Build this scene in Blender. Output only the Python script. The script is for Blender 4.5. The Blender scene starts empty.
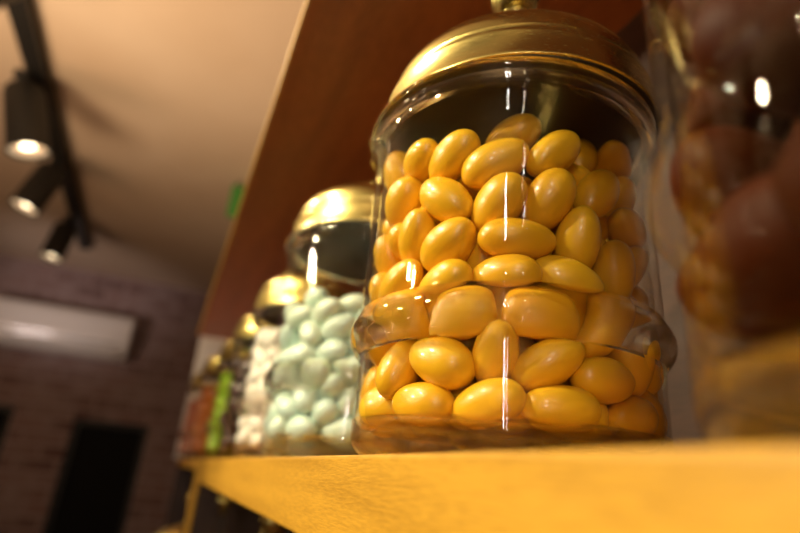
import bpy, bmesh, math, random
from mathutils import Vector, Matrix, Quaternion, noise
C = bpy.context.scene.collection
SC = bpy.context.scene
D = 0.05          # one unit of the layout = 5 cm
CAMZ = 1.5        # camera height above the floor
random.seed(7)

# ------------------------------------------------------------------ helpers
def P(x, y, z):                       # metres, x along the shelf, y to the right, z above the camera
    return Vector((x, -y, z + CAMZ))
def U(x, y, z):                       # the same in layout units
    return P(x*D, y*D, z*D)

def mesh_obj(name, bm, mat, parent=None, smooth=False, bevel=0):
    bmesh.ops.recalc_face_normals(bm, faces=bm.faces)
    me = bpy.data.meshes.new(name); bm.to_mesh(me); bm.free()
    for m in (mat if isinstance(mat, (list, tuple)) else [mat]): me.materials.append(m)
    if smooth:
        for p in me.polygons: p.use_smooth = True
    o = bpy.data.objects.new(name, me); C.objects.link(o)
    if parent: o.parent = parent
    if bevel:
        b = o.modifiers.new('bevel', 'BEVEL'); b.width = bevel; b.segments = 3; b.limit_method = 'ANGLE'
    return o
def box_bm(bm, a, b):
    x0, x1 = sorted((a[0], b[0])); y0, y1 = sorted((a[1], b[1])); z0, z1 = sorted((a[2], b[2]))
    vs = [bm.verts.new((x, y, z)) for x in (x0, x1) for y in (y0, y1) for z in (z0, z1)]
    for f in ((0,1,3,2),(4,6,7,5),(0,4,5,1),(2,3,7,6),(0,2,6,4),(1,5,7,3)):
        bm.faces.new([vs[i] for i in f])
def box(name, a, b, mat, parent=None, bevel=0):
    bm = bmesh.new(); box_bm(bm, a, b); return mesh_obj(name, bm, mat, parent, False, bevel)
def lathe_bm(prof, seg=96, closed=False, bm=None):
    bm = bm or bmesh.new(); rings = []
    for r, z in prof:
        if r < 1e-7: rings.append([bm.verts.new((0, 0, z))])
        else: rings.append([bm.verts.new((r*math.cos(2*math.pi*k/seg), r*math.sin(2*math.pi*k/seg), z)) for k in range(seg)])
    pairs = list(zip(rings, rings[1:]))
    if closed: pairs.append((rings[-1], rings[0]))
    for A, B in pairs:
        for k in range(seg):
            k2 = (k+1) % seg
            if len(A) == 1 and len(B) == 1: continue
            if len(A) == 1: bm.faces.new((A[0], B[k2], B[k]))
            elif len(B) == 1: bm.faces.new((A[k], A[k2], B[0]))
            else: bm.faces.new((A[k], A[k2], B[k2], B[k]))
    return bm
def smooth_prof(pts, n=5):            # Catmull-Rom through the profile
    out = []
    for i in range(len(pts)-1):
        p0 = pts[max(i-1, 0)]; p1 = pts[i]; p2 = pts[i+1]; p3 = pts[min(i+2, len(pts)-1)]
        for k in range(n):
            t = k/n
            out.append(tuple(0.5*((2*p1[j]) + (-p0[j]+p2[j])*t + (2*p0[j]-5*p1[j]+4*p2[j]-p3[j])*t*t + (-p0[j]+3*p1[j]-3*p2[j]+p3[j])*t**3) for j in (0, 1)))
    out.append(pts[-1]); return [(max(r, 0), z) for r, z in out]
def sc(prof, s=D): return [(r*s, z*s) for r, z in prof]
def tube(name, a, b, r, mat, parent=None, seg=32, r2=None, cap=True):
    a, b = Vector(a), Vector(b); L = (b-a).length; r2 = r if r2 is None else r2
    prof = [(0, 0), (r*.92, 0), (r, r*.08), (r2, L-r2*.08), (r2*.92, L), (0, L)]
    bm = lathe_bm(prof, seg)
    bm.transform(Matrix.Translation(a) @ (b-a).to_track_quat('Z', 'Y').to_matrix().to_4x4())
    o = mesh_obj(name, bm, mat, parent, True)
    return flat_edges(o)
def flat_edges(o, ang=40):
    me = o.data
    bm = bmesh.new(); bm.from_mesh(me)
    for e in bm.edges:
        if len(e.link_faces) == 2 and e.calc_face_angle(0) > math.radians(ang): e.smooth = False
    bm.to_mesh(me); bm.free(); return o
def empty(name, loc=(0, 0, 0)):
    o = bpy.data.objects.new(name, None); o.empty_display_size = .02; o.location = loc; C.objects.link(o); return o
def tag(o, label, cat, group=None):
    o['label'] = label; o['category'] = cat
    if group: o['group'] = group
    return o
def struct(o): o['kind'] = 'structure'; return o

# ------------------------------------------------------------------ materials
class N:
    def __init__(s, name):
        s.m = bpy.data.materials.new(name); s.m.use_nodes = True; s.t = s.m.node_tree; s.t.nodes.clear()
        s.out = s.n('ShaderNodeOutputMaterial')
    def n(s, typ, **kw):
        x = s.t.nodes.new(typ)
        for k, v in kw.items():
            if k.startswith('_'): setattr(x, k[1:], v)
            else: x.inputs[k.replace('__', ' ')].default_value = v
        return x
    def l(s, a, ao, b, bi): s.t.links.new(a.outputs[ao], b.inputs[bi]); return b
def principled(name, col, rough=.5, metal=0, coat=0, coat_rough=.1, spec=.5, sub=0, subr=(1, .6, .3), emis=None, es=0):
    k = N(name)
    b = k.n('ShaderNodeBsdfPrincipled')
    b.inputs['Base Color'].default_value = (*col, 1); b.inputs['Roughness'].default_value = rough
    b.inputs['Metallic'].default_value = metal; b.inputs['Coat Weight'].default_value = coat
    b.inputs['Coat Roughness'].default_value = coat_rough; b.inputs['Specular IOR Level'].default_value = spec
    if sub:
        b.inputs['Subsurface Weight'].default_value = sub; b.inputs['Subsurface Radius'].default_value = subr
        b.inputs['Subsurface Scale'].default_value = .004
    if emis: b.inputs['Emission Color'].default_value = (*emis, 1); b.inputs['Emission Strength'].default_value = es
    k.l(b, 0, k.out, 0); k.b = b
    return k
def wood(name, dark, light, rough=.45, coat=.2, scale=(6, 90, 90), bump=.12):
    k = principled(name, light, rough, coat=coat, coat_rough=.25)
    tc = k.n('ShaderNodeTexCoord'); mp = k.n('ShaderNodeMapping'); mp.inputs['Scale'].default_value = scale
    k.l(tc, 'Object', mp, 'Vector')
    n1 = k.n('ShaderNodeTexNoise', Scale=1.0, Detail=8.0, Roughness=.62, Distortion=.6); k.l(mp, 0, n1, 'Vector')
    mp2 = k.n('ShaderNodeMapping'); mp2.inputs['Scale'].default_value = (scale[0]*22, scale[1]*16, scale[2]*16)
    k.l(tc, 'Object', mp2, 'Vector')
    n2 = k.n('ShaderNodeTexNoise', Scale=1.0, Detail=3.0, Roughness=.7); k.l(mp2, 0, n2, 'Vector')
    mx = k.n('ShaderNodeMix', _data_type='FLOAT'); mx.inputs[0].default_value = .5
    k.l(n1, 'Fac', mx, 2); k.l(n2, 'Fac', mx, 3)
    cr = k.n('ShaderNodeValToRGB'); e = cr.color_ramp.elements
    e[0].position = .40; e[0].color = (*dark, 1); e[1].position = .58; e[1].color = (*light, 1)
    k.l(mx, 0, cr, 0); k.l(cr, 0, k.b, 'Base Color')
    bp = k.n('ShaderNodeBump', Strength=bump, Distance=.0008); k.l(mx, 0, bp, 'Height'); k.l(bp, 0, k.b, 'Normal')
    return k.m
M = {}
M['oak'] = wood('golden oak', (.44, .215, .014), (.66, .34, .028), bump=.35)
M['shaded_wood'] = wood('shade-toned red brown wood', (.24, .055, .016), (.38, .095, .028), rough=.5, coat=.08, scale=(3, 40, 40), bump=.05)  # shelf wood with the underside's shade put into its colour
M['deep_shaded_wood'] = wood('deep shade-toned brown wood', (.045, .018, .010), (.075, .030, .016), rough=.5, coat=.05, scale=(3, 40, 40), bump=.05)  # darker copy of that wood, shade of the recesses put into its colour
M['white_board'] = principled('white board', (.92, .90, .86), .6).m

def candy_mat(name, col, var, rough=.3, coat=.45, sub=.12):
    k = principled(name, col, rough, coat=coat, coat_rough=.14, sub=sub, spec=.08 if coat == 0 else .5)
    oi = k.n('ShaderNodeObjectInfo')
    tc = k.n('ShaderNodeTexCoord')
    nz = k.n('ShaderNodeTexNoise', Scale=90.0, Detail=3.0, Roughness=.55); k.l(tc, 'Object', nz, 'Vector')
    ad = k.n('ShaderNodeMath', _operation='MULTIPLY_ADD'); ad.inputs[1].default_value = .45; k.l(nz, 'Fac', ad, 0); k.l(oi, 'Random', ad, 2)
    cr = k.n('ShaderNodeValToRGB'); e = cr.color_ramp.elements
    e[0].position = .1; e[0].color = (*[c*v for c, v in zip(col, var)], 1); e[1].position = 1.2 if False else 1.0; e[1].color = (*col, 1)
    k.l(ad, 0, cr, 0); k.l(cr, 0, k.b, 'Base Color')
    n3 = k.n('ShaderNodeTexNoise', Scale=260.0, Detail=2.0); k.l(tc, 'Object', n3, 'Vector')
    bp = k.n('ShaderNodeBump', Strength=.12, Distance=.0006); k.l(n3, 'Fac', bp, 'Height'); k.l(bp, 0, k.b, 'Normal')
    return k.m
M['yellow'] = candy_mat('yellow sugar shell', (.90, .525, .020), (.92, .84, .7))
M['mint'] = candy_mat('mint sugar shell', (.66, .78, .66), (.88, 1.0, 1.12), rough=.4, coat=.3)
M['white'] = candy_mat('white sugar shell', (.88, .85, .80), (.95, .93, .9), rough=.5, coat=.15)
M['choc'] = candy_mat('chocolate glaze', (.055, .010, .001), (.5, .5, .5), rough=.5, coat=.0, sub=0)
M['shiny'] = candy_mat('shiny dark glaze', (.06, .018, .007), (.7, .7, .7), rough=.22, coat=1.0, sub=0)
M['lime'] = candy_mat('lime sugar shell', (.52, .80, .03), (.8, .9, .8))
M['amber'] = candy_mat('amber sugar shell', (.72, .22, .015), (.8, .7, .6))
M['rust'] = candy_mat('rust sugar shell', (.42, .09, .02), (.8, .7, .6))

def glass_mat(name, tint=(.985, .975, .95), ring=True):
    k = N(name)
    lw = k.n('ShaderNodeLayerWeight', Blend=.5)
    pw = k.n('ShaderNodeMath', _operation='POWER'); pw.inputs[1].default_value = 5.0; k.l(lw, 'Facing', pw, 0)
    mu = k.n('ShaderNodeMath', _operation='MULTIPLY_ADD'); mu.inputs[1].default_value = .75; mu.inputs[2].default_value = .011; k.l(pw, 0, mu, 0)
    tr = k.n('ShaderNodeBsdfTransparent', Color=(*tint, 1))
    gl = k.n('ShaderNodeBsdfGlossy', Roughness=.015, Color=(1, 1, 1, 1))
    tc = k.n('ShaderNodeTexCoord')
    nz = k.n('ShaderNodeTexNoise', Scale=28.0, Detail=2.0); k.l(tc, 'Object', nz, 'Vector')
    bp = k.n('ShaderNodeBump', Strength=.12, Distance=.002); k.l(nz, 'Fac', bp, 'Height'); k.l(bp, 0, gl, 'Normal')
    thin = k.n('ShaderNodeMixShader'); k.l(mu, 0, thin, 0); k.l(tr, 0, thin, 1); k.l(gl, 0, thin, 2)
    thick = k.n('ShaderNodeBsdfGlass', IOR=1.40, Roughness=.0, Color=(1.0, .97, .92, 1)); k.l(bp, 0, thick, 'Normal')
    tr2 = k.n('ShaderNodeBsdfTransparent', Color=(.97, .95, .9, 1))
    th2 = k.n('ShaderNodeMixShader', Fac=.35); k.l(thick, 0, th2, 1); k.l(tr2, 0, th2, 2)
    sx = k.n('ShaderNodeSeparateXYZ'); k.l(tc, 'Object', sx, 0)
    def band(lo, hi):
        a = k.n('ShaderNodeMath', _operation='GREATER_THAN'); a.inputs[1].default_value = lo*D; k.l(sx, 'Z', a, 0)
        b = k.n('ShaderNodeMath', _operation='LESS_THAN'); b.inputs[1].default_value = hi*D; k.l(sx, 'Z', b, 0)
        c = k.n('ShaderNodeMath', _operation='MULTIPLY'); k.l(a, 0, c, 0); k.l(b, 0, c, 1); return c
    a = band(.655, .955 if ring else .656); b = band(-.1, .235); top = band(2.30, 2.6)
    s = k.n('ShaderNodeMath', _operation='MAXIMUM'); k.l(a, 0, s, 0); k.l(b, 0, s, 1)
    fm = k.n('ShaderNodeMath', _operation='MULTIPLY_ADD'); fm.inputs[1].default_value = .35; fm.inputs[2].default_value = .12; k.l(b, 0, fm, 0); k.l(fm, 0, th2, 0)
    s2 = k.n('ShaderNodeMath', _operation='MAXIMUM'); k.l(s, 0, s2, 0); k.l(top, 0, s2, 1); s = s2
    mx = k.n('ShaderNodeMixShader'); k.l(s, 0, mx, 0); k.l(thin, 0, mx, 1); k.l(th2, 0, mx, 2)
    k.l(mx, 0, k.out, 0); return k.m
M['glass'] = glass_mat('jar glass')
M['glass_thin'] = glass_mat('evenly blown jar glass', ring=False)

def brass_mat():
    k = principled('brushed brass', (.80, .62, .20), .24, metal=1, coat=.25, coat_rough=.08)
    tc = k.n('ShaderNodeTexCoord'); mp = k.n('ShaderNodeMapping'); mp.inputs['Scale'].default_value = (60, 60, 700); k.l(tc, 'Object', mp, 'Vector')
    nz = k.n('ShaderNodeTexNoise', Scale=3.0, Detail=5.0, Roughness=.7); k.l(mp, 0, nz, 'Vector')
    mr = k.n('ShaderNodeMapRange'); mr.inputs['To Min'].default_value = .16; mr.inputs['To Max'].default_value = .34; k.l(nz, 'Fac', mr, 0); k.l(mr, 0, k.b, 'Roughness')
    n2 = k.n('ShaderNodeTexNoise', Scale=900.0, Detail=2.0); k.l(tc, 'Object', n2, 'Vector')
    bp = k.n('ShaderNodeBump', Strength=.10, Distance=.0003); k.l(n2, 'Fac', bp, 'Height'); k.l(bp, 0, k.b, 'Normal')
    tg = k.n('ShaderNodeTangent', _direction_type='RADIAL', _axis='Z'); k.l(tg, 0, k.b, 'Tangent'); k.b.inputs['Anisotropic'].default_value = .6
    return k.m
M['brass'] = brass_mat()
M['gasket'] = principled('dark rubber', (.03, .018, .012), .5).m
M['black'] = principled('black painted metal', (.006, .0055, .005), .5).m
M['ac'] = principled('white plastic', (.80, .77, .73), .35, coat=.3).m
M['ac_dark'] = principled('dark slot', (.02, .02, .02), .7).m
M['green'] = principled('green plastic', (.06, .30, .05), .5).m
M['lens'] = principled('lamp lens', (.8, .6, .4), .3, emis=(1.0, .74, .45), es=.4).m
M['glow'] = principled('lamp glow', (1, .9, .75), .3, emis=(1.0, .80, .50), es=7.0).m
M['dark_pane'] = principled('dark window pane', (.012, .012, .012), .8, spec=.1).m

def plaster():
    k = principled('ceiling plaster', (.56, .45, .34), .85)
    tc = k.n('ShaderNodeTexCoord'); nz = k.n('ShaderNodeTexNoise', Scale=1.4, Detail=4.0); k.l(tc, 'Object', nz, 'Vector')
    cr = k.n('ShaderNodeValToRGB'); e = cr.color_ramp.elements
    e[0].position = .3; e[0].color = (.50, .38, .27, 1); e[1].position = .7; e[1].color = (.60, .49, .38, 1)
    k.l(nz, 'Fac', cr, 0); k.l(cr, 0, k.b, 'Base Color'); return k.m
M['plaster'] = plaster()
def brick():
    k = principled('whitewashed brick', (.2, .14, .14), .9)
    tc = k.n('ShaderNodeTexCoord'); mp = k.n('ShaderNodeMapping'); mp.inputs['Rotation'].default_value = (0, math.radians(90), math.radians(90))
    sx = k.n('ShaderNodeSeparateXYZ'); k.l(tc, 'Object', sx, 0)
    cb = k.n('ShaderNodeCombineXYZ'); k.l(sx, 'Y', cb, 'X'); k.l(sx, 'Z', cb, 'Y')
    br = k.n('ShaderNodeTexBrick', Scale=1.0); k.l(cb, 0, br, 'Vector')
    br.inputs['Brick Width'].default_value = .24; br.inputs['Row Height'].default_value = .085; br.inputs['Mortar Size'].default_value = .012
    br.inputs['Mortar Smooth'].default_value = .3
    br.inputs['Color1'].default_value = (.27, .17, .16, 1); br.inputs['Color2'].default_value = (.13, .065, .06, 1); br.inputs['Mortar'].default_value = (.36, .27, .26, 1)
    nz = k.n('ShaderNodeTexNoise', Scale=4.5, Detail=6.0, Roughness=.7); k.l(tc, 'Object', nz, 'Vector')
    cr = k.n('ShaderNodeValToRGB'); e = cr.color_ramp.elements; e[0].position = .42; e[0].color = (0, 0, 0, 1); e[1].position = .66; e[1].color = (1, 1, 1, 1)
    k.l(nz, 'Fac', cr, 0)
    mx = k.n('ShaderNodeMix', _data_type='RGBA'); k.l(cr, 0, mx, 0); k.l(br, 'Color', mx, 6); mx.inputs[7].default_value = (.33, .25, .245, 1)
    k.l(mx, 2, k.b, 'Base Color')
    bp = k.n('ShaderNodeBump', Strength=.6, Distance=.01); k.l(br, 'Fac', bp, 'Height'); bp.invert = True; k.l(bp, 0, k.b, 'Normal')
    return k.m
M['brick'] = brick()
M['paint'] = principled('warm wall paint', (.38, .30, .24), .85).m
M['floorm'] = wood('floor boards', (.10, .055, .03), (.17, .10, .055), scale=(2, 14, 14))

# ------------------------------------------------------------------ the room
XW = 4.39; ZC = 1.25; YL = -3.2; YR = .27; XB = -2.6
def sbox(name, a, b, mat): return struct(box(name, P(*a), P(*b), mat))
sbox('ceiling', (XB, YL-.1, ZC), (XW+.2, YR+.1, ZC+.1), M['plaster'])
sbox('floor', (XB, YL-.1, -CAMZ-.1), (XW+.2, YR+.1, -CAMZ), M['floorm'])
sbox('wall_left', (XB, YL-.1, -CAMZ), (XW, YL, ZC), M['paint'])
sbox('wall_right', (XB, YR, -CAMZ), (XW, YR+.1, ZC), M['paint'])
# brick wall with two dark openings cut as real recesses
openings = [(-.575, -.098, -CAMZ+.02, .218), (-1.55, -.93, -CAMZ+.02, .25)]   # y0,y1,z0,z1
bm = bmesh.new()
ys = [YL-.1, -1.55, -.93, -.575, -.098, YR+.1]
def wb(y0, y1, z0, z1): box_bm(bm, P(XW, y0, z0), P(XW+.18, y1, z1))
wb(ys[0], ys[1], -CAMZ, ZC); wb(ys[2], ys[3], -CAMZ, ZC); wb(ys[4], ys[5], -CAMZ, ZC)
wb(ys[1], ys[2], .25, ZC); wb(ys[3], ys[4], .218, ZC)
struct(mesh_obj('wall_back', bm, M['brick']))
for i, (y0, y1, z0, z1) in enumerate(openings):
    w = struct(empty('window_%d' % (i+1), P(XW+.1, (y0+y1)/2, z0)))
    off = -w.location
    pane = box('pane', P(XW+.09, y0, z0)+off, P(XW+.11, y1, z1)+off, M['dark_pane'], w)
    fb = bmesh.new(); t = .035
    for a, b in (((y0, z0), (y0+t, z1)), ((y1-t, z0), (y1, z1)), ((y0+t, z0), (y1-t, z0+t)), ((y0+t, z1-t), (y1-t, z1)), ((y0+t, (z0+z1)/2-.015), (y1-t, (z0+z1)/2+.015))):
        box_bm(fb, P(XW+.05, a[0], a[1])+off, P(XW+.089, b[0], b[1])+off)
    mesh_obj('window_frame', fb, M['black'], w)

# air conditioner on the brick wall: side profile swept along y
ac = tag(empty('air_conditioner', P(XW-.11, -.79, .64)), 'white wall mounted air conditioner on the brick wall', 'air conditioner')
off = -ac.location
prof = [(XW, .925), (XW-.15, .925), (XW-.19, .905), (XW-.205, .86), (XW-.205, .74), (XW-.19, .68), (XW-.13, .64), (XW, .62)]
bm = bmesh.new(); y0, y1 = -1.235, -.35
A = [bm.verts.new(P(x, y0, z)+off) for x, z in prof]; B = [bm.verts.new(P(x, y1, z)+off) for x, z in prof]
for i in range(len(prof)):
    j = (i+1) % len(prof); bm.faces.new((A[i], A[j], B[j], B[i]))
bm.faces.new(A[::-1]); bm.faces.new(B)
mesh_obj('casing', bm, M['ac'], ac, bevel=.012)
bm = bmesh.new(); box_bm(bm, P(XW-.204, y0+.05, .705)+off, P(XW-.212, y1-.05, .712)+off)
mesh_obj('panel_seam', bm, M['ac_dark'], ac)
bm = bmesh.new()
q = [P(XW-.20, y0+.06, .672)+off, P(XW-.135, y0+.06, .630)+off, P(XW-.135, y1-.06, .630)+off, P(XW-.20, y1-.06, .672)+off]
vs = [bm.verts.new(v) for v in q] + [bm.verts.new(v+Vector((-.004, 0, -.006))) for v in q]
for f in ((0,1,2,3),(4,7,6,5),(0,4,5,1),(1,5,6,2),(2,6,7,3),(3,7,4,0)): bm.faces.new([vs[i] for i in f])
mesh_obj('louver', bm, M['ac'], ac)

# ceiling track and its spotlights
tr = tag(empty('lighting_track', P(2.2, -.665, ZC)), 'black lighting track running along the ceiling', 'light track')
off = -tr.location
a0, a1 = P(-.6, -.62, 0), P(3.72, -.705, 0); dv = (a1-a0).normalized(); nv = Vector((-dv.y, dv.x, 0))
bm = bmesh.new()
def slab(bm, c0, c1, hw, z0, z1):
    vs = []
    for c in (c0, c1):
        for s in (-1, 1):
            for z in (z0, z1): vs.append(bm.verts.new(Vector((c.x, c.y, CAMZ+z))+nv*hw*s+off))
    for f in ((0,1,3,2),(4,6,7,5),(0,4,5,1),(2,3,7,6),(0,2,6,4),(1,5,7,3)): bm.faces.new([vs[i] for i in f])
slab(bm, a0, a1, .03, ZC-.045, ZC)
mesh_obj('rail', bm, M['black'], tr, bevel=.003)
bm = bmesh.new(); slab(bm, a1-dv*.001, a1+dv*.03, .034, ZC-.05, ZC); mesh_obj('end_cap', bm, M['black'], tr, bevel=.004)

def spotlight(mount, lens, r, label, power):
    m = P(*mount); l = P(*lens); ax = (l-m).normalized()
    t = tag(empty('track_spotlight', m), label, 'spotlight', 'black spotlights on the ceiling track')
    top = m + Vector((0, 0, 0))
    o = -m
    L = (l-m).length
    # adapter block on the rail, yoke and swivel, cylindrical head, recessed reflector and glowing lens
    box('adapter', Vector((-.05, -.022, -.012)), Vector((.05, .022, .019)), M['black'], t, .004)
    tube('stem', (0, 0, -.05), (0, 0, -.012), .012, M['black'], t)
    prof = [(0, .02), (r*.55, .02), (r*.9, .03), (r, .05), (r, L), (r*.93, L+.002), (r*.93, L-.03), (0, L-.03)]
    bm = lathe_bm(prof, 48); q = ax.to_track_quat('Z', 'Y').to_matrix().to_4x4(); bm.transform(q)
    flat_edges(mesh_obj('lamp_head', bm, M['black'], t, True))
    bm = lathe_bm([(r*.92, L-.028), (r*.92, L-.010), (r*.60, L-.018), (r*.45, L-.022), (0, L-.022)], 48); bm.transform(q)
    mesh_obj('lens', bm, M['lens'], t, True)
    bm = lathe_bm([(0, L-.016), (r*.22, L-.016), (r*.34, L-.020), (0, L-.0215)], 32); bm.transform(q)
    mesh_obj('bulb', bm, M['glow'], t, True)
    for s in (-1, 1):
        c = ax*(L*.82) + Vector((-r*.97, s*.02, 0))
    ld = bpy.data.lights.new('spot', 'SPOT'); ld.energy = power; ld.color = (1, .76, .48); ld.spot_size = math.radians(75); ld.spot_blend = .6; ld.shadow_soft_size = .04
    lo = bpy.data.objects.new('spot_light', ld); C.objects.link(lo); lo.parent = t; lo.location = ax*(L+.02); lo.rotation_euler = (-ax).to_track_quat('Z', 'Y').to_euler()
    return t
SPOTS = [((1.963, -0.704, 1.185), (1.967, -0.619, 0.929), 0.064, 'black spotlight pointing straight down with bright round lens, nearest whole one'), ((2.568, -0.684, 1.185), (2.546, -0.742, 0.943), 0.06, 'black spotlight tilted to the left, middle one of the three whole spotlights'), ((3.267, -0.727, 1.185), (3.25, -0.75, 0.957), 0.058, 'black spotlight at the far end of the ceiling track'), ((1.421, -0.623, 1.185), (1.329, -0.672, 0.969), 0.06, 'black spotlight cut off by the upper left corner of the picture')]
for m_, l_, r_, lab in SPOTS: spotlight(m_, l_, r_, lab, 2.5)

# small green ceiling fixture seen past the upper board
g = tag(empty('ceiling_sign', P(2.4, .03, ZC)), 'small green sign hanging from the ceiling, mostly hidden behind the upper shelf board', 'sign')
box('sign_plate', (-.012, -.13, -.19), (.012, -.025, -.03), M['green'], g, .004)
tube('hanger', (0, -.10, -.03), (0, -.10, 0), .004, M['black'], g); tube('hanger', (0, -.05, -.03), (0, -.05, 0), .004, M['black'], g)

# ------------------------------------------------------------------ the shelf unit
sh = tag(empty('display_shelf', U(6, 3, -5.6)), 'golden oak shelf unit with shade-toned reddish brown underside above, holding the candy jars', 'shelf')
so = -sh.location
def sb(name, a, b, mat, bev=.0012, label=None):
    o = box(name, U(*a)+so, U(*b)+so, mat, sh, bev)
    if label: o['label'] = label
    return o
ZS = .115; YB = 4.6
sb('shelf_board', (-6, 1.0, -.41), (16.3, YB, ZS), M['oak'], .0012, 'thick golden oak board under the large jars')
sb('shelf_board', (16.3, .93, -.17), (29, YB, ZS), M['oak'], .001, 'thinner board at the far end of the row')
sb('divider', (14.8, 1.06, -5.3), (16.2, YB, -.41), M['deep_shaded_wood'], 0)
sb('edge_strip', (14.7, 1.0, -5.3), (16.3, 1.06, -.41), M['oak'], .0006)
sb('bottom_board', (-6, 1.0, -5.75), (29, YB, -5.3), M['deep_shaded_wood'])
ub = sb('upper_board', (-6, .60, 6.0), (29, YB, 6.20), M['shaded_wood'], 0, 'shade-toned reddish brown board overhead')
sb('edge_strip', (-6, .56, 5.99), (29, .60, 6.21), M['oak'], .0003, 'golden front edge of the upper board')
sb('back_panel', (-6, YB, -5.75), (29.3, YB+.25, 6.28), M['deep_shaded_wood'], 0, 'shade-toned dark brown back panel')
sb('end_panel', (29, .74, ZS), (29.3, YB, 6.28), M['white_board'], 0, 'white end panel')
sb('end_panel', (29, .95, -5.75), (29.3, YB, ZS), M['deep_shaded_wood'], 0)

# ------------------------------------------------------------------ jars
outer = smooth_prof([(.86, .0), (.95, .015), (1.01, .06), (1.035, .13), (1.035, .25), (1.035, .55), (1.04, .65)], 4)[:-1] + \
        smooth_prof([(1.04, .65), (1.07, .69), (1.105, .75), (1.115, .81), (1.105, .86), (1.075, .92), (1.055, .96)], 5)[:-1] + \
        smooth_prof([(1.055, .96), (1.055, 1.3), (1.06, 1.8), (1.065, 2.1), (1.075, 2.25), (1.10, 2.35), (1.125, 2.41), (1.13, 2.44), (1.115, 2.47), (1.04, 2.48)], 4)
inner = smooth_prof([(1.02, 2.46), (1.03, 2.36), (1.015, 2.2), (1.005, 2.0), (1.005, 1.2), (1.005, .60), (1.005, .40), (1.0, .28), (.975, .215), (.92, .185), (.80, .175), (.4, .17), (0, .17)], 4)
jar_me = None
def solid_jar_bm():
    prof = [(0, .02), (.7, .02), (.82, .0)] + outer + inner
    return lathe_bm(sc(prof), 128)
lid_prof = [(0, 2.495), (1.079, 2.495), (1.095, 2.505), (1.097, 2.52), (1.089, 2.535), (1.089, 2.70), (1.087, 2.725), (1.079, 2.74), (1.054, 2.748), (1.048, 2.760), (1.05, 2.80)] + \
    smooth_prof([(1.05, 2.80), (1.029, 2.90), (0.9751, 3.00), (0.8668, 3.10), (0.6698, 3.21), (0.42, 3.31), (0.22, 3.38), (0.13, 3.45)], 4) + [(0, 3.45)]
knob_prof = [(0, 3.44), (.12, 3.44)] + smooth_prof([(.12, 3.44), (.075, 3.55), (.07, 3.72), (.085, 3.80), (.17, 3.84), (.18, 3.87), (.12, 3.91), (.10, 3.95), (.17, 4.02), (.22, 4.14), (.20, 4.27), (.11, 4.36), (0, 4.39)], 5)
gasket_prof = [(0, 2.481), (1.07, 2.481), (1.085, 2.488), (1.085, 2.494), (0, 2.494)]
def make_jar():
    t = empty('candy_jar')
    mesh_obj('glass_body', solid_jar_bm(), M['glass'], t, True)
    lid = mesh_obj('lid', lathe_bm(sc(lid_prof), 128), M['brass'], t, True); flat_edges(lid, 50)
    mesh_obj('knob', lathe_bm(sc(knob_prof), 48), M['brass'], lid, True)
    mesh_obj('gasket', lathe_bm(sc(gasket_prof), 96), M['gasket'], lid, True)
    return t
def copy_tree(o, parent=None):
    c = o.copy(); C.objects.link(c); c.parent = parent
    for ch in list(o.children): copy_tree(ch, c)
    return c
proto = make_jar()
JARS = [ # x, y, label, contents
 (3.3, 2.13, 'clear glass jar of yellow sugared almonds with brass lid, largest in focus'),
 (.43, 2.13, 'blurred glass jar of dark brown chocolate candies at the right edge'),
 (6.35, 2.04, 'glass jar of pale mint green candies with brass lid, left of the yellow one'),
 (9.65, 2.13, 'glass jar of white candies with brass lid, behind the mint green one'),
 (12.5, 2.13, 'glass jar of shiny dark brown candies, behind the white one'),
 (15.6, 2.10, 'glass jar of lime green candies, blurred near the far end of shelf'),
 (18.8, 1.85, 'glass jar of amber orange candies, next after the lime green one'),
 (22.4, 1.66, 'glass jar of rust red candies, farthest on the shelf')]
for i, (x, y, lab) in enumerate(JARS):
    j = proto if i == 0 else copy_tree(proto)
    j.location = U(x, y, ZS+.002); j.rotation_euler.z = .7*i
    if i == 0:                       # this lid sits a little off centre
        for ch in j.children:
            if ch.name.startswith('lid'): ch.location = (-.035*D, -.055*D, .012*D)
    if i == 1:
        for ch in j.children:
            if ch.name.startswith('glass_body'):
                ch.data = ch.data.copy(); ch.data.materials[0] = M['glass_thin']
    if i == 2: j.scale = (1, 1, 1.045)
    tag(j, lab, 'jar', 'glass candy jars on the shelf')
# jars and bottles in the compartments below
LOWJ = [(11.0, 2.15, 'clear glass jar under the shelf, brass knob just showing below the board'),
        (21.2, 1.35, 'clear glass jar in the lower compartment beyond the wooden divider')]
for x, y, lab in LOWJ:
    j = copy_tree(proto); j.location = U(x, y, -5.298); tag(j, lab, 'jar', 'jars in the lower compartments')
M['clear'] = glass_mat('clear bottle glass', (.93, .93, .92))
def bottle_bm():
    o_ = smooth_prof([(.30, 0), (.36, .03), (.38, .12), (.38, .25), (.38, .6), (.38, 2.6), (.38, 3.0), (.37, 3.2), (.28, 3.5), (.15, 3.75), (.13, 4.0), (.13, 4.3), (.17, 4.34), (.17, 4.42), (.12, 4.44)], 4)
    i_ = smooth_prof([(.09, 4.4), (.09, 4.0), (.11, 3.75), (.24, 3.48), (.33, 3.18), (.34, 3.0), (.34, 2.6), (.34, .6), (.34, .35), (.28, .22), (.14, .2), (0, .2)], 4)
    return lathe_bm(sc([(0, .03)]+o_+i_), 64)
def make_bottle():
    t = empty('glass_bottle'); b = mesh_obj('glass_body', bottle_bm(), M['clear'], t, True)
    mesh_obj('stopper', lathe_bm(sc([(0, 4.3), (.085, 4.3), (.088, 4.45), (.16, 4.5), (.18, 4.6), (.12, 4.7), (0, 4.72)]), 48), M['brass'], t, True)
    return t
bo = make_bottle()
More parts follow.
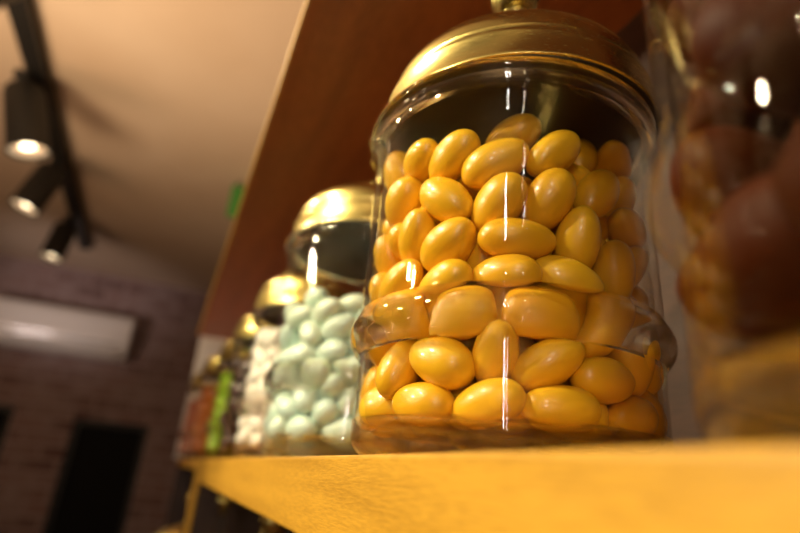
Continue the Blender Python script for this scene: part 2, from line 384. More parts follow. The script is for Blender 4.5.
for i, (x, y, lab) in enumerate([(13.3, 1.55, 'slim clear bottle under the shelf, beside the wooden divider'),
                                 (8.9, 1.75, 'slim clear bottle under the shelf, nearest the camera'),
                                 (12.9, 3.0, 'slim clear bottle standing back between divider and jar below the shelf')]):
    b = bo if i == 0 else copy_tree(bo)
    b.location = U(x, y, -5.28); tag(b, lab, 'bottle', 'slim bottles below the shelf')

# ------------------------------------------------------------------ candies
def candy_mesh(name, seed, mat):      # a sugared almond: an ellipsoid blunt at one end, a little flattened and uneven
    bm = bmesh.new(); bmesh.ops.create_uvsphere(bm, u_segments=32, v_segments=20, radius=1)
    for v in bm.verts:
        t = v.co.z; s = 1 - .06*t + .03*t*t
        n = noise.noise(v.co*1.1 + Vector((seed*7.3, 0, 0)))*.06
        v.co = Vector((v.co.x*s*(1+n), v.co.y*s*(.97+n), v.co.z*(1+n*.35)))
    me = bpy.data.meshes.new(name); bm.to_mesh(me); bm.free()
    for p in me.polygons: p.use_smooth = True
    me.materials.append(mat); return me
PACK = {'y': """-434,234,2402,-76,-54,36,204,132
-825,183,2049,-15,-71,68,204,125
-672,518,1956,-56,-68,48,217,140
-463,719,2054,-85,-26,45,204,128
-174,829,2139,-98,17,8,204,125
288,788,2270,-15,53,83,204,145
14,861,1878,-88,13,46,204,140
-440,742,1732,-68,-36,-63,204,138
-687,500,1656,-67,-27,69,204,139
-816,224,1699,-43,-28,86,204,147
-831,-152,1845,11,-57,81,204,131
-640,-90,2027,14,-99,10,204,125
-477,-337,2371,27,-37,89,204,125
-566,-576,2360,73,-65,-19,204,129
-568,-549,2004,-52,-15,84,204,132
287,709,1864,-33,11,94,204,125
-210,826,1513,-69,31,65,204,128
-458,721,1405,-87,-20,46,204,139
-769,419,1403,-37,-93,1,219,125
-847,31,1458,-46,7,89,204,136
-677,-540,1746,64,-75,-15,204,125
300,805,1527,-18,53,83,204,125
-87,872,1219,-88,-6,46,204,125
-458,732,1133,-94,-17,31,204,125
-723,474,1166,-79,-62,2,204,125
-857,135,1180,-42,-85,-31,204,125
-829,-250,1308,-29,7,95,204,132
-478,479,1303,-53,-4,84,204,125
-593,-556,1458,-70,-24,68,204,125
268,810,1214,-15,59,79,204,125
-161,862,962,-98,-19,0,204,125
-568,661,919,-84,-51,17,204,125
-823,300,925,-35,-93,-6,204,125
-859,-104,929,-13,-49,86,204,125
-595,-548,1142,11,-67,-73,204,125
249,815,861,-13,58,80,204,125
-140,847,661,-6,45,-89,204,125
-462,728,662,-80,-49,-34,204,140
-681,498,710,-58,20,79,204,125
-826,255,667,-57,-66,49,204,125
-872,-89,618,10,-99,5,204,125
-641,-585,828,10,-58,-81,204,125
298,825,511,-40,17,90,204,125
-350,782,424,-92,-38,-6,204,125
-673,540,426,-85,-48,23,204,125
-853,199,425,-24,-97,7,206,125
-809,-341,444,39,-91,16,204,125
609,206,663,-100,-2,9,220,146
865,-21,1558,8,83,-55,204,147
-300,-141,774,-81,-41,-43,210,158
370,-619,1910,-27,-96,-9,218,150
817,-145,1316,-63,-72,30,221,150
514,637,1190,17,-90,-40,220,152
160,-811,1717,-71,-58,41,221,156
48,-802,434,-58,80,-14,203,142
534,611,1946,6,-95,31,208,150
93,346,1627,-86,-5,51,202,153
155,317,480,51,56,66,205,152
-557,-320,460,27,-81,-52,214,146
-598,273,465,-31,-73,61,197,143
-293,-122,1582,-75,-65,13,217,145
-586,-635,480,51,-55,-66,204,150
-504,215,1868,-65,11,-75,210,142
-491,165,1534,-67,73,12,199,157
-124,-577,1808,-99,16,2,220,146
-86,-807,1159,62,-76,16,218,145
629,-77,1092,6,-23,-97,208,142
805,-199,760,65,36,-67,219,151
31,830,431,80,60,-10,199,142
598,626,1468,-80,59,-9,203,140
-271,284,1231,-26,42,87,210,141
-248,-802,441,-67,71,-22,211,147
801,307,1552,4,79,-61,196,140
488,-300,1401,11,89,-44,198,153
-370,513,507,-45,-14,-88,201,146
437,364,854,53,81,-25,198,157
434,-405,1687,-61,-78,-13,209,140
155,-385,1929,1,91,42,218,139
229,586,428,99,-13,1,203,146
648,-482,439,-25,93,-27,219,143
443,245,1536,-87,-32,-38,200,151
3,-433,1107,50,87,-4,201,154
487,224,1159,-60,68,-43,206,150
620,0,1709,-14,-98,10,223,151
-779,-358,779,-25,29,92,206,157
873,71,520,-1,-26,97,203,140
595,237,1916,-47,40,-79,202,144
361,-651,1439,44,-88,-20,225,153
731,-342,1602,40,-86,31,204,148
-365,-284,1349,73,51,-45,209,154
249,-247,898,52,83,-22,199,152
233,-795,691,56,79,23,204,145
457,345,465,48,72,51,204,157
-127,573,2008,40,-88,27,219,143
593,638,431,-75,66,-7,208,143
236,-775,1175,-83,50,-23,199,154
-113,527,425,58,-81,2,206,140
-315,-517,1561,-28,-95,-16,222,153
-668,68,1015,-28,-82,51,211,147
-372,-770,1326,-91,38,-14,223,157
837,-141,1870,4,-93,-36,215,152
127,-466,1628,-21,-93,-31,204,151
227,-431,676,-66,58,-47,198,155
344,-477,1191,-97,-22,-2,208,155
-185,565,1118,7,95,30,206,155
-377,461,2181,-90,38,20,203,158
-664,-27,431,-91,-41,-6,202,145
132,-533,436,-75,62,-24,200,145
46,656,972,-38,-72,-58,223,157
-83,-304,1452,16,-97,20,211,147
702,-372,1127,68,-58,-46,204,150
333,-206,1149,99,3,-13,206,143
-500,-334,1770,-92,39,-7,201,151
715,478,708,-54,76,-36,204,157
-148,-787,1591,76,63,16,211,150
704,381,1009,-38,-90,-22,215,157
-413,-733,715,5,48,88,199,155
-194,-584,900,-56,82,-11,204,152
395,-754,442,-71,-69,18,216,155
478,-389,928,-49,-86,-14,214,153
322,271,2025,26,95,-19,215,157
506,-620,655,-12,96,-26,224,143
747,312,441,46,83,32,219,146
-356,-796,1023,82,-36,-44,209,143
-169,546,1425,80,-8,60,197,155
655,-449,1881,23,-95,-18,220,153
871,-132,1034,15,96,24,205,139
524,-285,656,-89,0,45,211,143
-157,611,1728,22,-97,-3,200,142
-93,-595,623,96,25,14,196,143
-411,-440,675,-100,-3,6,223,155
362,-110,1584,-47,-82,32,225,144
-541,198,1235,63,-61,-48,224,154
711,473,1755,56,-68,48,212,152
273,508,1054,46,62,-64,202,157
-244,-370,1986,77,63,-1,199,142
459,56,955,66,59,-47,219,139
319,485,1382,-53,58,62,209,158
-578,197,2164,16,-84,51,214,145
569,-660,1156,60,51,-62,198,144
57,736,1600,-35,93,12,214,149
147,-602,904,75,28,61,196,157
-323,-66,2011,10,77,-63,222,149
-328,81,629,92,25,30,208,139
149,391,786,44,90,3,212,153
-614,-153,1479,-18,-84,51,212,157
32,-54,1901,-89,36,27,211,147
-296,589,842,-79,-55,-27,223,143
-256,-480,427,-93,-36,-2,222,138
-145,343,685,-62,25,74,202,156
-475,374,998,99,-2,-10,215,156
-548,-269,916,36,-93,-1,209,155
-496,300,715,-81,-15,56,213,143
-334,-160,459,35,-84,41,217,152
-123,-850,715,84,11,-52,212,149
22,634,657,-92,-39,6,216,152
90,-862,1422,-97,-11,-22,220,151
111,519,1858,-50,86,-8,218,143
-383,-770,1759,-73,13,-67,210,142
389,472,1701,-32,-78,54,220,151
66,640,1288,10,86,51,218,150
-557,-35,1746,91,-29,28,211,146
-356,432,1602,46,-88,14,196,157
188,-275,1395,1,-99,-11,196,148
816,116,861,48,88,-5,197,156
443,-741,923,-87,-46,21,217,149
420,637,659,-47,-88,-4,224,147
281,114,1760,98,-2,19,217,157
371,-363,436,-14,99,-6,195,151
-57,-341,760,-47,44,-76,212,156
667,409,1303,-79,-48,40,223,141
-345,457,1886,54,-82,-18,197,148
686,-524,1381,-65,-73,22,220,147
-260,-287,1037,90,11,-42,206,153
808,-217,450,23,-92,33,217,153
414,-171,1893,79,42,45,218,147
542,683,912,78,-63,-3,206,142
-32,242,1945,97,-7,-23,214,148
-638,-2,719,-43,85,30,213,153
564,-47,710,90,10,-42,215,142
631,55,1427,-19,-97,14,212,142
319,50,1309,-26,94,-21,211,141
815,178,1220,39,42,82,223,152
-388,113,880,65,76,-11,224,143
7,-609,1357,-96,-27,11,201,150
-555,-184,1187,41,91,0,197,144
-10,582,2284,48,88,4,224,156
-301,-526,1195,55,24,80,214,152
-54,296,973,-57,-73,-39,216,142
-327,242,430,66,72,19,217,139
54,-874,924,-99,-3,15,203,138
716,-486,778,21,28,-94,206,156
543,-37,439,1,-99,-14,224,146
536,-672,1662,-68,-69,27,207,148""",
'm': """11,645,1988,-100,2,1,204,129
-641,389,1774,-87,-44,20,204,125
-569,640,1679,-93,-23,29,204,125
-220,836,1666,-96,-25,15,204,125
123,827,1709,-27,49,83,204,125
-680,505,1493,-78,-49,40,204,132
-429,737,1449,-87,5,-49,204,125
57,841,1419,-44,52,73,204,137
-356,792,1190,-89,-41,20,204,134
-648,543,1229,-95,-31,5,204,125
-640,307,1296,-52,-1,86,204,125
-550,641,1013,-98,-14,-13,204,125
-753,364,1058,-89,-45,7,204,125
174,832,1102,-26,61,75,204,125
91,872,846,-96,11,24,204,125
-478,714,767,-69,-3,-72,204,134
-664,489,831,-91,-3,42,204,125
-265,837,649,-86,-27,-44,204,125
-629,537,584,-97,-10,20,204,125
-760,320,679,-77,6,63,204,125
155,864,510,22,-8,-97,204,125
-482,715,423,-98,-21,3,204,125
-758,381,419,-84,-53,11,204,125
-155,-547,1551,-85,-17,50,201,139
-315,510,1192,53,49,-69,208,151
-212,-334,1088,-34,-88,-34,223,147
551,-663,440,81,58,9,220,151
-609,14,1393,-97,10,20,213,155
137,-850,437,98,18,2,222,155
629,-114,842,21,72,-66,200,142
462,-387,454,89,2,45,210,150
514,250,1312,-84,4,53,224,143
485,281,1596,-81,59,8,220,140
-242,-230,455,-15,92,-36,204,156
797,-330,451,-19,-89,41,201,147
647,472,1812,84,22,50,213,140
-461,325,932,-4,-90,-43,211,154
530,57,1083,96,-22,-18,212,152
-531,146,669,95,26,-16,215,142
-484,-238,1505,-62,-28,73,202,151
-239,539,439,-96,-26,8,216,156
-68,-533,915,49,77,-40,200,148
-821,-117,1586,-73,61,-31,201,139
861,75,437,9,-100,3,203,152
342,-351,1251,-94,29,18,210,156
-581,-117,884,35,88,-31,219,150
424,34,717,-42,-74,-52,195,156
322,-799,687,-91,-36,23,224,158
-208,347,983,2,76,-65,206,140
144,-597,1700,-89,-24,-39,200,142
283,425,917,-58,-73,36,217,139
-442,-438,445,54,-80,25,197,153
-353,472,703,53,78,33,220,145
851,-193,951,-22,-95,22,222,144
736,-374,755,43,-64,64,210,139
-50,649,670,-36,-93,-2,199,154
-772,-405,725,-41,72,-56,223,148
-52,732,1158,-4,93,37,218,141
791,329,1625,-2,59,-81,197,147
-572,-539,1593,95,32,5,198,155
-126,822,428,90,-43,1,213,141
-287,-719,1167,-24,-97,-1,216,147
57,546,908,-45,-89,7,214,151
-292,-799,460,81,-47,35,219,157
-851,-194,955,-17,96,22,195,142
-120,-737,1833,24,96,11,225,144
104,-849,935,-82,-47,-33,198,142
-673,-571,446,-61,69,38,220,141
398,621,1709,88,47,9,214,139
-500,-56,449,61,77,16,219,158
-627,557,1988,25,85,-46,205,152
-198,366,1456,64,-76,-13,222,142
-714,-476,1064,42,-66,-62,213,157
494,365,726,33,66,68,218,141
774,-397,1261,36,64,-67,219,144
-333,719,1918,20,98,5,203,156
228,-317,620,-55,83,3,198,141
-563,76,1108,76,64,10,209,155
360,770,1953,95,-31,-3,219,154
-195,748,930,24,-94,-25,223,154
-29,-545,1246,59,64,-50,210,139
376,405,442,99,14,-1,198,156
304,-810,1195,-92,-31,25,215,153
-115,631,1402,-84,41,-35,213,142
262,532,1440,60,-69,-41,214,157
689,512,1245,29,-64,71,219,151
-228,-833,863,-35,8,-93,207,155
802,312,683,55,-81,-22,224,151
-432,-666,936,-86,-51,0,205,142
-185,272,715,68,56,-47,215,141
566,665,711,-77,63,4,206,143
-810,-222,434,-70,71,10,212,146
554,-553,711,-75,62,-22,207,150
-851,28,1865,-29,91,29,207,140
-413,278,1664,-22,-90,36,204,138
2,-427,629,-50,86,-7,211,139
531,209,1858,99,-14,8,199,143
453,717,958,66,-71,25,216,153
555,-611,1255,-74,15,66,214,146
-35,-825,1180,0,66,-75,206,144
141,-327,1022,-95,26,20,209,142
678,-487,1857,-6,-94,-33,206,145
-856,130,1218,4,55,83,209,154
-530,267,435,-52,-78,-35,199,141
841,208,1351,7,-48,87,219,149
-12,-374,1708,60,2,-80,215,141
141,595,451,66,61,-43,218,145
191,570,1162,-72,-8,69,218,138
633,19,1408,-31,-9,95,205,145
-737,-368,1414,74,-14,-66,214,149
-49,350,1214,21,-96,-19,221,146
355,-8,1360,59,-77,-24,201,155
-788,140,889,-89,-42,-14,203,154
-308,-13,976,-19,-95,24,202,157
226,241,1186,-35,-91,-22,209,154
575,-137,1850,97,25,7,206,143
-759,186,1611,-94,-28,21,220,156
766,147,889,97,-18,18,221,143
-483,-261,648,98,12,14,206,142
-324,-405,1774,-47,80,-37,208,144
271,619,677,-61,76,22,214,147
-103,-586,443,77,-58,27,205,149
229,-583,1087,94,33,11,202,140
213,-562,455,71,-50,49,209,142
-410,-745,1727,-90,10,43,208,139
865,-6,1158,-8,-93,36,212,141
-183,574,1674,-100,-9,-2,208,145
576,-437,1003,96,-20,21,216,154
417,716,1242,-38,87,-30,200,153
-26,-785,682,-11,98,18,197,146
-513,-663,667,46,-89,2,220,157
108,393,1907,60,-16,-79,202,139
371,129,457,81,-36,-47,223,149
232,-555,824,-76,-64,-10,196,157
861,-93,676,-1,96,29,208,144
807,-295,1680,-11,-83,-55,201,144
399,-747,1556,3,-24,-97,211,157
-324,-439,1348,96,22,-20,214,149
167,-845,1776,83,22,52,217,150
-388,-714,1445,86,33,-38,224,143
-811,-159,1253,-63,24,74,218,150
-150,-851,1492,-38,-22,-90,222,138
-785,-87,690,-91,4,40,213,151
488,-706,943,-95,-28,-16,218,142
-735,-390,1791,72,-32,61,218,149
403,464,1958,-79,46,-41,195,141
373,-242,814,-83,43,35,222,147
104,347,1584,-76,63,-15,201,154
254,-495,1475,-91,-9,-40,220,147
172,330,694,-69,70,-16,223,153
625,184,526,10,-59,80,199,140
114,-783,1454,54,-83,17,202,150
-319,36,1544,-72,-49,50,212,147
-571,-107,1786,-27,86,-43,221,152
752,427,970,-42,75,-51,214,152
613,-546,1557,-25,76,60,199,147
845,-149,1435,-46,-88,7,198,142
544,-250,1499,-28,50,82,220,150
-206,308,1860,-75,-51,42,218,153
-815,96,485,-56,48,67,207,155
599,534,1527,-57,-57,-59,210,140
349,39,1662,-96,19,-21,212,157
728,471,453,-48,78,40,206,150
441,726,461,-56,68,47,217,156
603,-114,502,38,46,-80,209,155
-448,-384,884,69,69,21,198,151
592,-193,1172,-69,-18,-70,220,141
788,25,1674,91,-35,-24,213,138
-247,-513,693,3,96,28,219,157
488,369,1056,26,-71,-65,207,157
-491,-271,1165,7,-96,-26,210,155
-576,-642,1252,-45,39,80,201,154
386,786,1499,89,-45,-3,224,140
-358,217,1317,-77,17,62,218,144
353,-360,1751,-95,24,-17,213,143""",
'g': """491,-670,1010,-80,4,-60,217,157
-160,635,1520,8,-14,99,204,144
-763,436,1062,50,86,-13,206,140
671,556,422,74,-67,6,217,142
-503,693,1480,94,29,17,221,140
-765,-425,983,-47,81,36,221,144
-548,-296,1390,77,-20,-60,218,149
295,-795,2016,89,10,-45,219,154
379,531,2202,26,-96,3,216,139
-407,-769,1247,-73,30,62,212,142
333,-505,1179,14,-79,60,196,149
-35,570,1029,-56,-79,24,205,145
611,-330,1624,-78,61,13,223,155
301,791,1651,53,-62,58,203,149
-305,479,1167,52,82,23,216,140
-316,92,1067,-25,94,-23,223,143
-65,-352,900,-89,25,38,199,146
594,608,2026,-26,67,-69,197,150
120,520,2070,-26,-44,86,207,155
-244,761,990,-23,-96,-18,206,153
-15,812,1248,66,66,35,212,157
-531,245,1513,-18,82,-55,219,148
-142,45,1958,61,-65,45,206,152
39,285,1901,96,-4,29,222,146
-413,-149,1546,-34,90,-28,217,138
-793,-108,1005,-86,7,50,201,149
-312,349,2056,33,-29,-90,207,152
-848,-173,1553,18,-84,52,212,152
-277,-427,1153,8,-97,23,221,158
-166,-517,686,45,-80,-40,221,147
278,800,1958,71,-48,51,210,157
798,125,1493,79,-61,7,219,157
-532,-220,1100,60,80,3,201,155
-462,660,1746,-73,50,46,202,142
846,147,1767,2,98,-20,207,145
-747,-129,2142,-94,27,-19,223,145
871,75,1216,6,-80,60,200,146
847,-197,1715,21,70,-68,215,139
-115,-610,943,98,-12,-12,216,144
475,-620,695,-42,90,-9,205,154
634,-584,436,-73,-69,3,214,153
268,191,2153,9,-97,23,213,142
568,625,1220,91,-13,40,199,142
-68,-854,706,-76,-3,-65,197,157
-666,-561,700,61,-76,-22,211,149
-868,122,506,-7,-54,84,214,153
-454,-411,889,97,-18,19,201,152
-233,-478,2181,-23,-90,-36,210,149
-298,435,1425,85,-42,-33,197,140
-599,-539,1211,93,17,33,200,155
-641,32,699,21,-98,-2,210,146
-568,555,1248,-58,72,-38,206,139
107,623,1458,10,100,1,213,144
759,-431,672,-50,-86,-5,210,152
769,-265,917,64,-63,44,195,143
833,-266,1418,30,94,18,214,140
-326,-689,1888,-50,-85,-18,219,158
-465,272,689,-77,41,-49,213,140
-21,827,2054,-60,49,-63,216,154
236,563,1221,70,-59,41,199,148
167,-299,1318,-47,-36,80,200,151
321,-258,2340,-92,38,10,195,154
103,-211,2110,99,11,0,217,139
798,-257,446,-77,-54,-34,211,154
775,383,1225,-10,72,-69,210,147
-84,-785,1207,-14,95,-29,198,154
366,782,1367,-90,32,-28,209,152
629,-479,897,78,-57,26,197,139
562,18,1621,-69,70,-16,215,155
348,483,1824,89,44,8,200,150
-346,13,616,-75,-66,2,208,147
421,-423,1429,-12,65,-76,215,144
8,881,442,-97,11,22,210,149
144,-363,645,97,23,3,221,141
-371,-723,711,0,-85,-53,201,158
-257,-746,435,54,83,11,200,143
859,68,2059,-23,76,61,223,142
-539,220,1218,52,-81,26,210,155
-718,-445,2186,60,-54,59,220,157
511,295,1371,-34,-87,35,223,140
543,71,1206,82,56,13,215,151
-768,-133,442,-97,3,-24,207,151
141,-810,981,-54,-82,18,199,143
-258,380,903,-70,71,-8,214,157
732,454,1511,-53,63,-56,205,151
-498,-633,446,-11,-96,27,204,151
175,761,666,-30,-91,27,218,151
809,-248,2084,6,-67,-74,195,155
-248,821,1732,26,-21,94,200,147
-259,497,647,19,87,45,207,144
-411,746,2032,-96,-28,0,217,151
291,474,643,77,60,22,218,157
372,527,1514,75,10,-65,205,146
-428,467,435,68,72,-12,208,149
-730,478,440,52,84,-16,220,149
-166,603,2159,-27,80,54,201,138
355,-777,1477,66,70,27,204,146
-535,62,948,-52,-14,84,212,140
-505,-665,975,-73,-19,-66,204,145
-583,-300,1711,-53,-73,-44,220,142
580,638,1656,-39,75,-54,212,139
-818,-216,733,-60,58,-56,195,158
-361,-160,868,-87,-9,-48,201,158
527,344,1082,-67,67,31,217,156
-83,-523,1378,15,83,-54,212,154
202,-17,1940,89,-3,46,214,139
287,-116,693,56,-18,81,222,148
636,-461,2200,52,-85,4,198,150
-128,644,488,-64,10,-77,216,139
370,77,963,-88,-48,2,207,153
-689,-2,1711,97,-19,-18,214,146
-346,795,706,-62,-24,75,215,152
-532,636,960,-66,31,-69,204,143
-837,177,1922,-3,-94,35,218,149
-324,-398,1751,-67,-72,-20,211,142
-832,202,1552,6,52,85,207,156
77,-509,1121,21,-97,13,222,139
-102,-587,1692,95,14,26,220,142
-556,-661,1679,66,-73,-18,202,143
194,593,416,93,-36,-3,217,139
-540,223,1825,80,-34,50,219,155
333,-734,458,64,-59,50,199,150
-4,430,1268,-54,83,14,222,138
-713,466,2209,-63,-77,-9,213,150
551,-664,1698,70,50,-51,208,145
769,400,1920,26,-84,48,206,139
285,-540,1866,-95,26,-16,203,145
-612,203,2103,-49,-87,11,212,140
535,278,2042,80,-48,36,213,147
567,307,1711,46,-44,77,224,150
-227,-839,955,-97,19,-16,219,151
-661,477,1643,92,14,-36,224,139
-294,-147,1313,62,-74,25,204,140
-256,228,434,96,-1,-27,219,140
266,-830,733,68,19,71,201,148
-616,-605,1961,63,-55,55,201,149
-229,-18,2238,-93,35,-7,223,149
-207,-840,2108,92,-33,-21,220,139
345,177,1813,74,-43,51,201,142
-30,217,2170,45,-89,10,201,148
498,-64,2158,15,95,29,210,154
769,-173,1155,-84,46,-30,222,140
636,-65,1899,7,-98,-20,216,154
-294,318,1685,74,-67,-3,219,154
858,-13,691,9,94,-33,224,157
-189,540,1862,-90,34,27,197,144
-541,587,666,-56,66,-50,196,152
613,-158,1366,-23,-94,-25,213,145
-264,-814,1529,18,9,-98,213,155
788,271,485,66,0,-75,195,143
-620,490,1931,99,2,11,221,158
229,-752,1707,-43,79,-44,223,144
339,-508,2151,46,-82,35,205,156
607,-614,1366,-60,-57,-57,223,154
-365,-514,1472,-51,-86,1,209,158
-494,-358,612,-75,66,2,222,156
404,-292,1908,-82,50,30,196,148
437,-129,423,-98,19,0,216,140
174,-594,1412,35,62,70,206,142
-4,423,425,-98,21,6,207,140
253,273,1472,-29,68,-67,222,146
283,551,925,-51,86,1,224,156
693,506,671,-85,52,-2,196,140
603,22,752,-41,-71,57,211,154
-491,-357,1995,80,-60,3,195,156
-817,-242,1876,-32,95,2,195,157
673,-431,1163,-100,3,-4,199,156
401,-430,446,-88,-43,20,215,156
297,-49,1699,-69,43,-58,216,144
-234,-234,2007,59,-76,-28,209,142
494,106,472,69,36,-62,213,157
-41,877,1542,76,4,65,205,139
-564,324,938,-55,-64,-54,223,138
459,386,456,-84,-12,-53,206,145
-337,-29,1756,-20,87,-45,202,144
-191,-414,447,-84,-43,-32,221,149
788,23,429,-88,-37,29,216,138
633,573,943,-87,46,17,218,150
-770,401,1352,38,74,56,216,148
-518,-38,1975,-70,-49,-52,222,139
324,807,1082,-89,19,41,206,142
269,266,1153,43,-64,63,223,147
461,-221,1051,35,-4,-94,203,157
51,-552,440,43,84,-32,220,144
271,-826,1210,-95,-26,18,202,148
486,314,764,68,48,56,217,158
-567,121,444,-51,84,19,210,158
-760,406,738,31,71,63,222,156
-821,-262,1266,-35,93,4,198,151
58,-491,2275,-22,97,-4,195,155
-31,-852,1838,-95,7,-31,199,155
549,-246,657,-76,-59,27,196,147
276,-446,879,-66,-71,26,221,150
148,-616,685,82,19,-54,197,140
783,17,966,89,-42,-17,220,144
29,453,799,-45,35,-82,215,151
-97,-290,1575,63,-76,16,207,158
673,-518,1899,-65,-44,61,197,153
34,-879,434,-99,-1,-16,225,149
30,395,1644,95,-27,16,213,142
61,682,1758,-58,74,33,213,151
-411,778,426,-87,-48,11,224,139
-356,785,1254,-72,-31,-62,214,157
-351,-187,434,-98,-15,-10,220,155
438,760,794,-84,45,31,198,139
346,-66,1424,-37,86,-35,223,153
814,274,871,17,17,97,202,158
400,772,480,-61,43,-66,196,157
-825,104,1180,58,41,-71,223,148
-699,-523,1464,60,-79,-9,220,140
-754,-432,461,-43,75,50,220,153
-71,794,757,11,88,-46,205,152
246,-321,1645,72,-65,25,214,156
78,874,948,-81,7,58,211,142
-15,-585,1996,16,-84,51,219,156
30,-839,1502,-35,46,82,196,156
-648,-20,1361,-3,35,93,197,154
-862,134,862,-16,-92,-36,219,150"""}
YLAB = [
"peak of the pile, highest of all",
"top row, just right of the highest one",
"top row, large and tilted below the highest one",
"top row, third from the left",
"top row, second from the left",
"top row, leftmost against the glass",
"second row down, leftmost",
"second row down, second from the left",
"second row down, standing up steeply in the middle",
"second row down, round one right of middle",
"second row down, tilted one towards the right",
"half hidden in the gap below the top row",
"shaded one at the back of the top row",
"top row, rightmost in shade",
"second row down, rightmost in shade",
"third row down, leftmost",
"third row down, steep one second from the left",
"third row down, large tilted one left of middle",
"third row down, long one lying flat",
"third row down, upright one right of middle",
"third row down, rightmost",
"fourth row down, leftmost and upright",
"fourth row down, second from the left",
"fourth row down, third from the left",
"fourth row down, flat one in the middle",
"fourth row down, sloping down to the right",
"fourth row down, upright one at the right",
"small glimpse in the gap above the fourth row",
"fourth row down, rightmost in shade",
"just above the glass ring, leftmost",
"behind the glass ring, leftmost",
"behind the glass ring, left of middle",
"behind the glass ring, large one in the middle",
"behind the glass ring, tilted one at right",
"behind the glass ring, rightmost",
"just below the glass ring, leftmost",
"second row up, steep one at the left",
"second row up, large one left of middle",
"second row up, round one in the middle",
"second row up, rising to the right",
"second row up, long flat one at right",
"second row up, upright rightmost one",
"bottom row, leftmost",
"bottom row, second from the left",
"bottom row, third from the left",
"bottom row, longest one lying flat",
"bottom row, rightmost"
]
MLAB = [
"peak of the pile",
"top right beside the yellow jar",
"top row, just below the peak",
"top row, second from the left",
"top row, leftmost",
"second row, large one at the right",
"second row, round one in the middle",
"second row, leftmost",
"third row, left of middle",
"third row, right of middle",
"bluish one touching the yellow jar outline",
"behind the ring, middle",
"behind the ring, rightmost",
"behind the ring, leftmost",
"fifth row, leftmost",
"fifth row, steep one",
"fifth row, right of the steep one",
"sixth row, sloping at the left",
"sixth row, half covered in the middle",
"sixth row, rightmost",
"bottom row, leftmost",
"bottom row, second from the left",
"bottom row, flat one at right"
]
def rows(k): return [[int(v) for v in r.split(',')] for r in PACK[k].strip().split('\n')]
def fill(pack, center, mat, kind, n_hand, labels, head, tail, group, rest_label, keep=None, rot=0, scale=1.0, thin=0, category='candy'):
    meshes = [candy_mesh(kind, s, mat) for s in range(6)]
    rnd = random.Random(kind)
    Rz = Matrix.Rotation(rot, 3, 'Z')
    used = []
    for i, r in enumerate(rows(pack)):
        p = Vector(r[:3])/1000; d = Vector(r[3:6])/100; a, b = r[6]/1000, r[7]/1000
        p = Rz @ p; d = Rz @ d
        if rnd.random() < .5 and True: d = -d
        if i >= n_hand and keep and not keep(p, i): continue
        if thin:
            h = math.hypot(p.x, p.y)
            if h > .80: p.x *= .80/h; p.y *= .80/h
            p.z = max(p.z, ZS + .40)
            if any((u-p).length < thin for u in used): continue
            used.append(p)
        o = bpy.data.objects.new(kind, meshes[i % 6]); C.objects.link(o)
        c = U(center[0], center[1], 0)
        o.location = c + Vector((p.x, p.y, p.z))*D
        q = d.normalized().to_track_quat('Z', 'Y') @ Quaternion((0, 0, 1), rnd.uniform(0, 6.28))
        o.rotation_mode = 'QUATERNION'; o.rotation_quaternion = q
        o.scale = (b*D*1.06*scale, b*D*1.06*scale, a*D*1.09*scale)
        if i < n_hand: tag(o, head + labels[i] + tail, category, group)
        else: tag(o, rest_label, category, group)
fill('y', (3.3, 2.13), M['yellow'], 'sugared_almond', len(YLAB), YLAB, 'yellow almond, ', '', 'yellow sugared almonds in the large jar',
     'yellow sugared almond buried in the pile inside the large jar', keep=lambda p, i: p.z < 1.98)
fill('m', (6.35, 2.04), M['mint'], 'mint_candy', len(MLAB), MLAB, 'mint green candy, ', '', 'mint green candies in the second jar',
     'mint green candy buried in the pile of the second jar', keep=lambda p, i: p.z < 1.72, scale=1.10)
front = lambda p, i: (math.hypot(p.x, p.y) > .42 or p.z > 1.9) and (p.x*-.9 + p.y*.45) > -.35
fill('g', (.43, 2.13), M['choc'], 'chocolate_candy', 0, [], '', '', 'dark chocolate candies in the nearest jar',
     'dark brown chocolate candy in the blurred jar at the right edge', keep=lambda p, i: math.hypot(p.x, p.y) > .42 or p.z > 1.9, rot=1.5, scale=1.28, thin=.31)
fill('g', (9.65, 2.13), M['white'], 'white_candy', 0, [], '', '', 'white candies in the third jar', 'white candy in the jar behind the mint green one', keep=front, rot=2.1)
fill('g', (12.5, 2.13), M['shiny'], 'chocolate_ball', 0, [], '', '', 'shiny dark candies in the fourth jar', 'shiny dark brown candy in the jar behind the white one', keep=front, rot=3.3)
fill('g', (15.6, 2.10), M['lime'], 'lime_candy', 0, [], '', '', 'lime green candies', 'lime green candy in the blurred jar near the shelf end', keep=front, rot=4.4)
fill('g', (18.8, 1.85), M['amber'], 'amber_candy', 0, [], '', '', 'amber candies', 'amber orange candy in the jar after the lime green one', keep=front, rot=5.2)
fill('g', (22.4, 1.66), M['rust'], 'rust_candy', 0, [], '', '', 'rust red candies', 'rust red candy in the farthest jar', keep=front, rot=.3)

# ------------------------------------------------------------------ light
def spot(loc, target, power, size=70, soft=.03, col=(1, .74, .42), blend=.5):
    ld = bpy.data.lights.new('spot', 'SPOT'); ld.energy = power; ld.color = col; ld.spot_size = math.radians(size); ld.spot_blend = blend; ld.shadow_soft_size = soft
    o = bpy.data.objects.new('unseen_spot', ld); C.objects.link(o); o.location = loc
    o.rotation_euler = (Vector(loc)-Vector(target)).to_track_quat('Z', 'Y').to_euler(); return o
def area(loc, target, power, sx, sy, col):
    ld = bpy.data.lights.new('area', 'AREA'); ld.shape = 'RECTANGLE'; ld.size = sx; ld.size_y = sy; ld.energy = power; ld.color = col
    o = bpy.data.objects.new('unseen_light', ld); C.objects.link(o); o.location = loc
    o.rotation_euler = (Vector(loc)-Vector(target)).to_track_quat('Z', 'Y').to_euler(); return o
tgt = U(4, 1.8, 1)
WARM = (1, .86, .56)
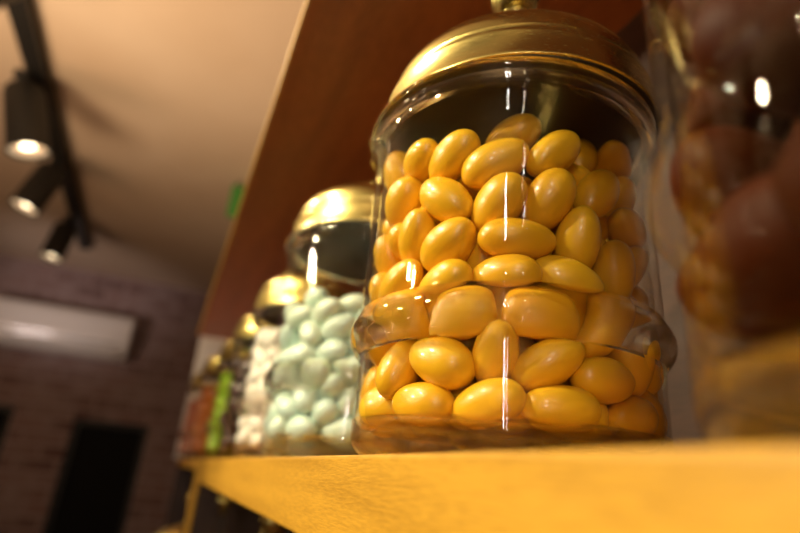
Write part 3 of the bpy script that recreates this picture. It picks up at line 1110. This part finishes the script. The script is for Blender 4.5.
spot(P(.55, -.63, 1.0), tgt, 24, col=WARM)
spot(P(1.2, -.64, 1.0), U(10, 1.8, 1), 15, col=WARM)
spot(P(.22, -.95, .90), U(4.6, 1.8, 1), 52, size=26, soft=.035, col=WARM)
spot(P(.55, -1.05, .50), U(6.5, 1.8, 1), 34, size=34, soft=.03, col=WARM)
# short vertical tube lights behind the photographer
area(P(-.85, -.545, .68), P(0, 0, .1), 1.1, .022, .14, (1, .93, .85))
area(P(-.85, -.560, .19), P(0, 0, .1), 1.0, .022, .18, (1, .93, .85))
area(P(-.85, -.510, .19), P(0, 0, .1), .3, .012, .18, (1, .93, .85))
area(P(-.95, -.30, .72), P(0, 0, .1), .5, .020, .16, (1, .85, .6))
# added fill lights without real fixtures, brightening the ceiling and the brick wall
area(P(1.15, -1.0, .10), P(1.25, -.25, 1.25), 10.5, .5, .5, (1, .70, .42)).data.spread = math.radians(115)
area(P(-1.2, -1.0, .45), P(-1.15, -.75, 1.25), 4, .4, .4, (1, .80, .50)).data.spread = math.radians(110)  # added ceiling patch for the brass lid to reflect, no lamp there
area(P(2.0, -1.5, .0), P(2.4, -.9, 1.25), 6, .6, .6, (1, .60, .34))
spot(P(2.6, -1.3, .2), P(4.39, -.7, 1.2), 30, size=44, soft=.15, col=(1, .83, .80), blend=1)  # added wash for the upper brick wall, no such fixture
w = bpy.data.worlds.new('world'); SC.world = w; w.use_nodes = True
w.node_tree.nodes['Background'].inputs[0].default_value = (1.0, .78, .52, 1); w.node_tree.nodes['Background'].inputs[1].default_value = .3

# ------------------------------------------------------------------ camera
yaw, pitch, roll = 0.36754466, 0.37313925, 0.08657197
cy_, sy_, cp, sp = math.cos(yaw), math.sin(yaw), math.cos(pitch), math.sin(pitch)
F = Vector((cy_*cp, sy_*cp, sp)); Rt = Vector((-sy_, cy_, 0)); Up = Vector((-cy_*sp, -sy_*sp, cp))
R2 = math.cos(roll)*Rt + math.sin(roll)*Up; U2 = -math.sin(roll)*Rt + math.cos(roll)*Up
flip = lambda v: Vector((v.x, -v.y, v.z))
R2, U2, F = flip(R2), flip(U2), flip(F)
cd = bpy.data.cameras.new('camera'); cam = bpy.data.objects.new('camera', cd); C.objects.link(cam)
m3 = Matrix((R2, U2, -F)).transposed()
cam.matrix_world = Matrix.Translation(P(0, 0, 0)) @ m3.to_4x4()
cd.sensor_width = 36; cd.lens = 36*545.18/800; cd.clip_start = .004; cd.clip_end = 50
cd.dof.use_dof = True; cd.dof.focus_distance = .160; cd.dof.aperture_fstop = 6.6; cd.dof.aperture_blades = 0
SC.camera = cam
SC.view_settings.view_transform = 'Standard'; SC.view_settings.look = 'None'; SC.view_settings.gamma = 1; SC.view_settings.exposure = .3
SC.cycles.max_bounces = 14; SC.cycles.transparent_max_bounces = 24; SC.cycles.transmission_bounces = 12; SC.cycles.glossy_bounces = 6
SC.cycles.use_denoising = True
SC.cycles.sample_clamp_indirect = 8
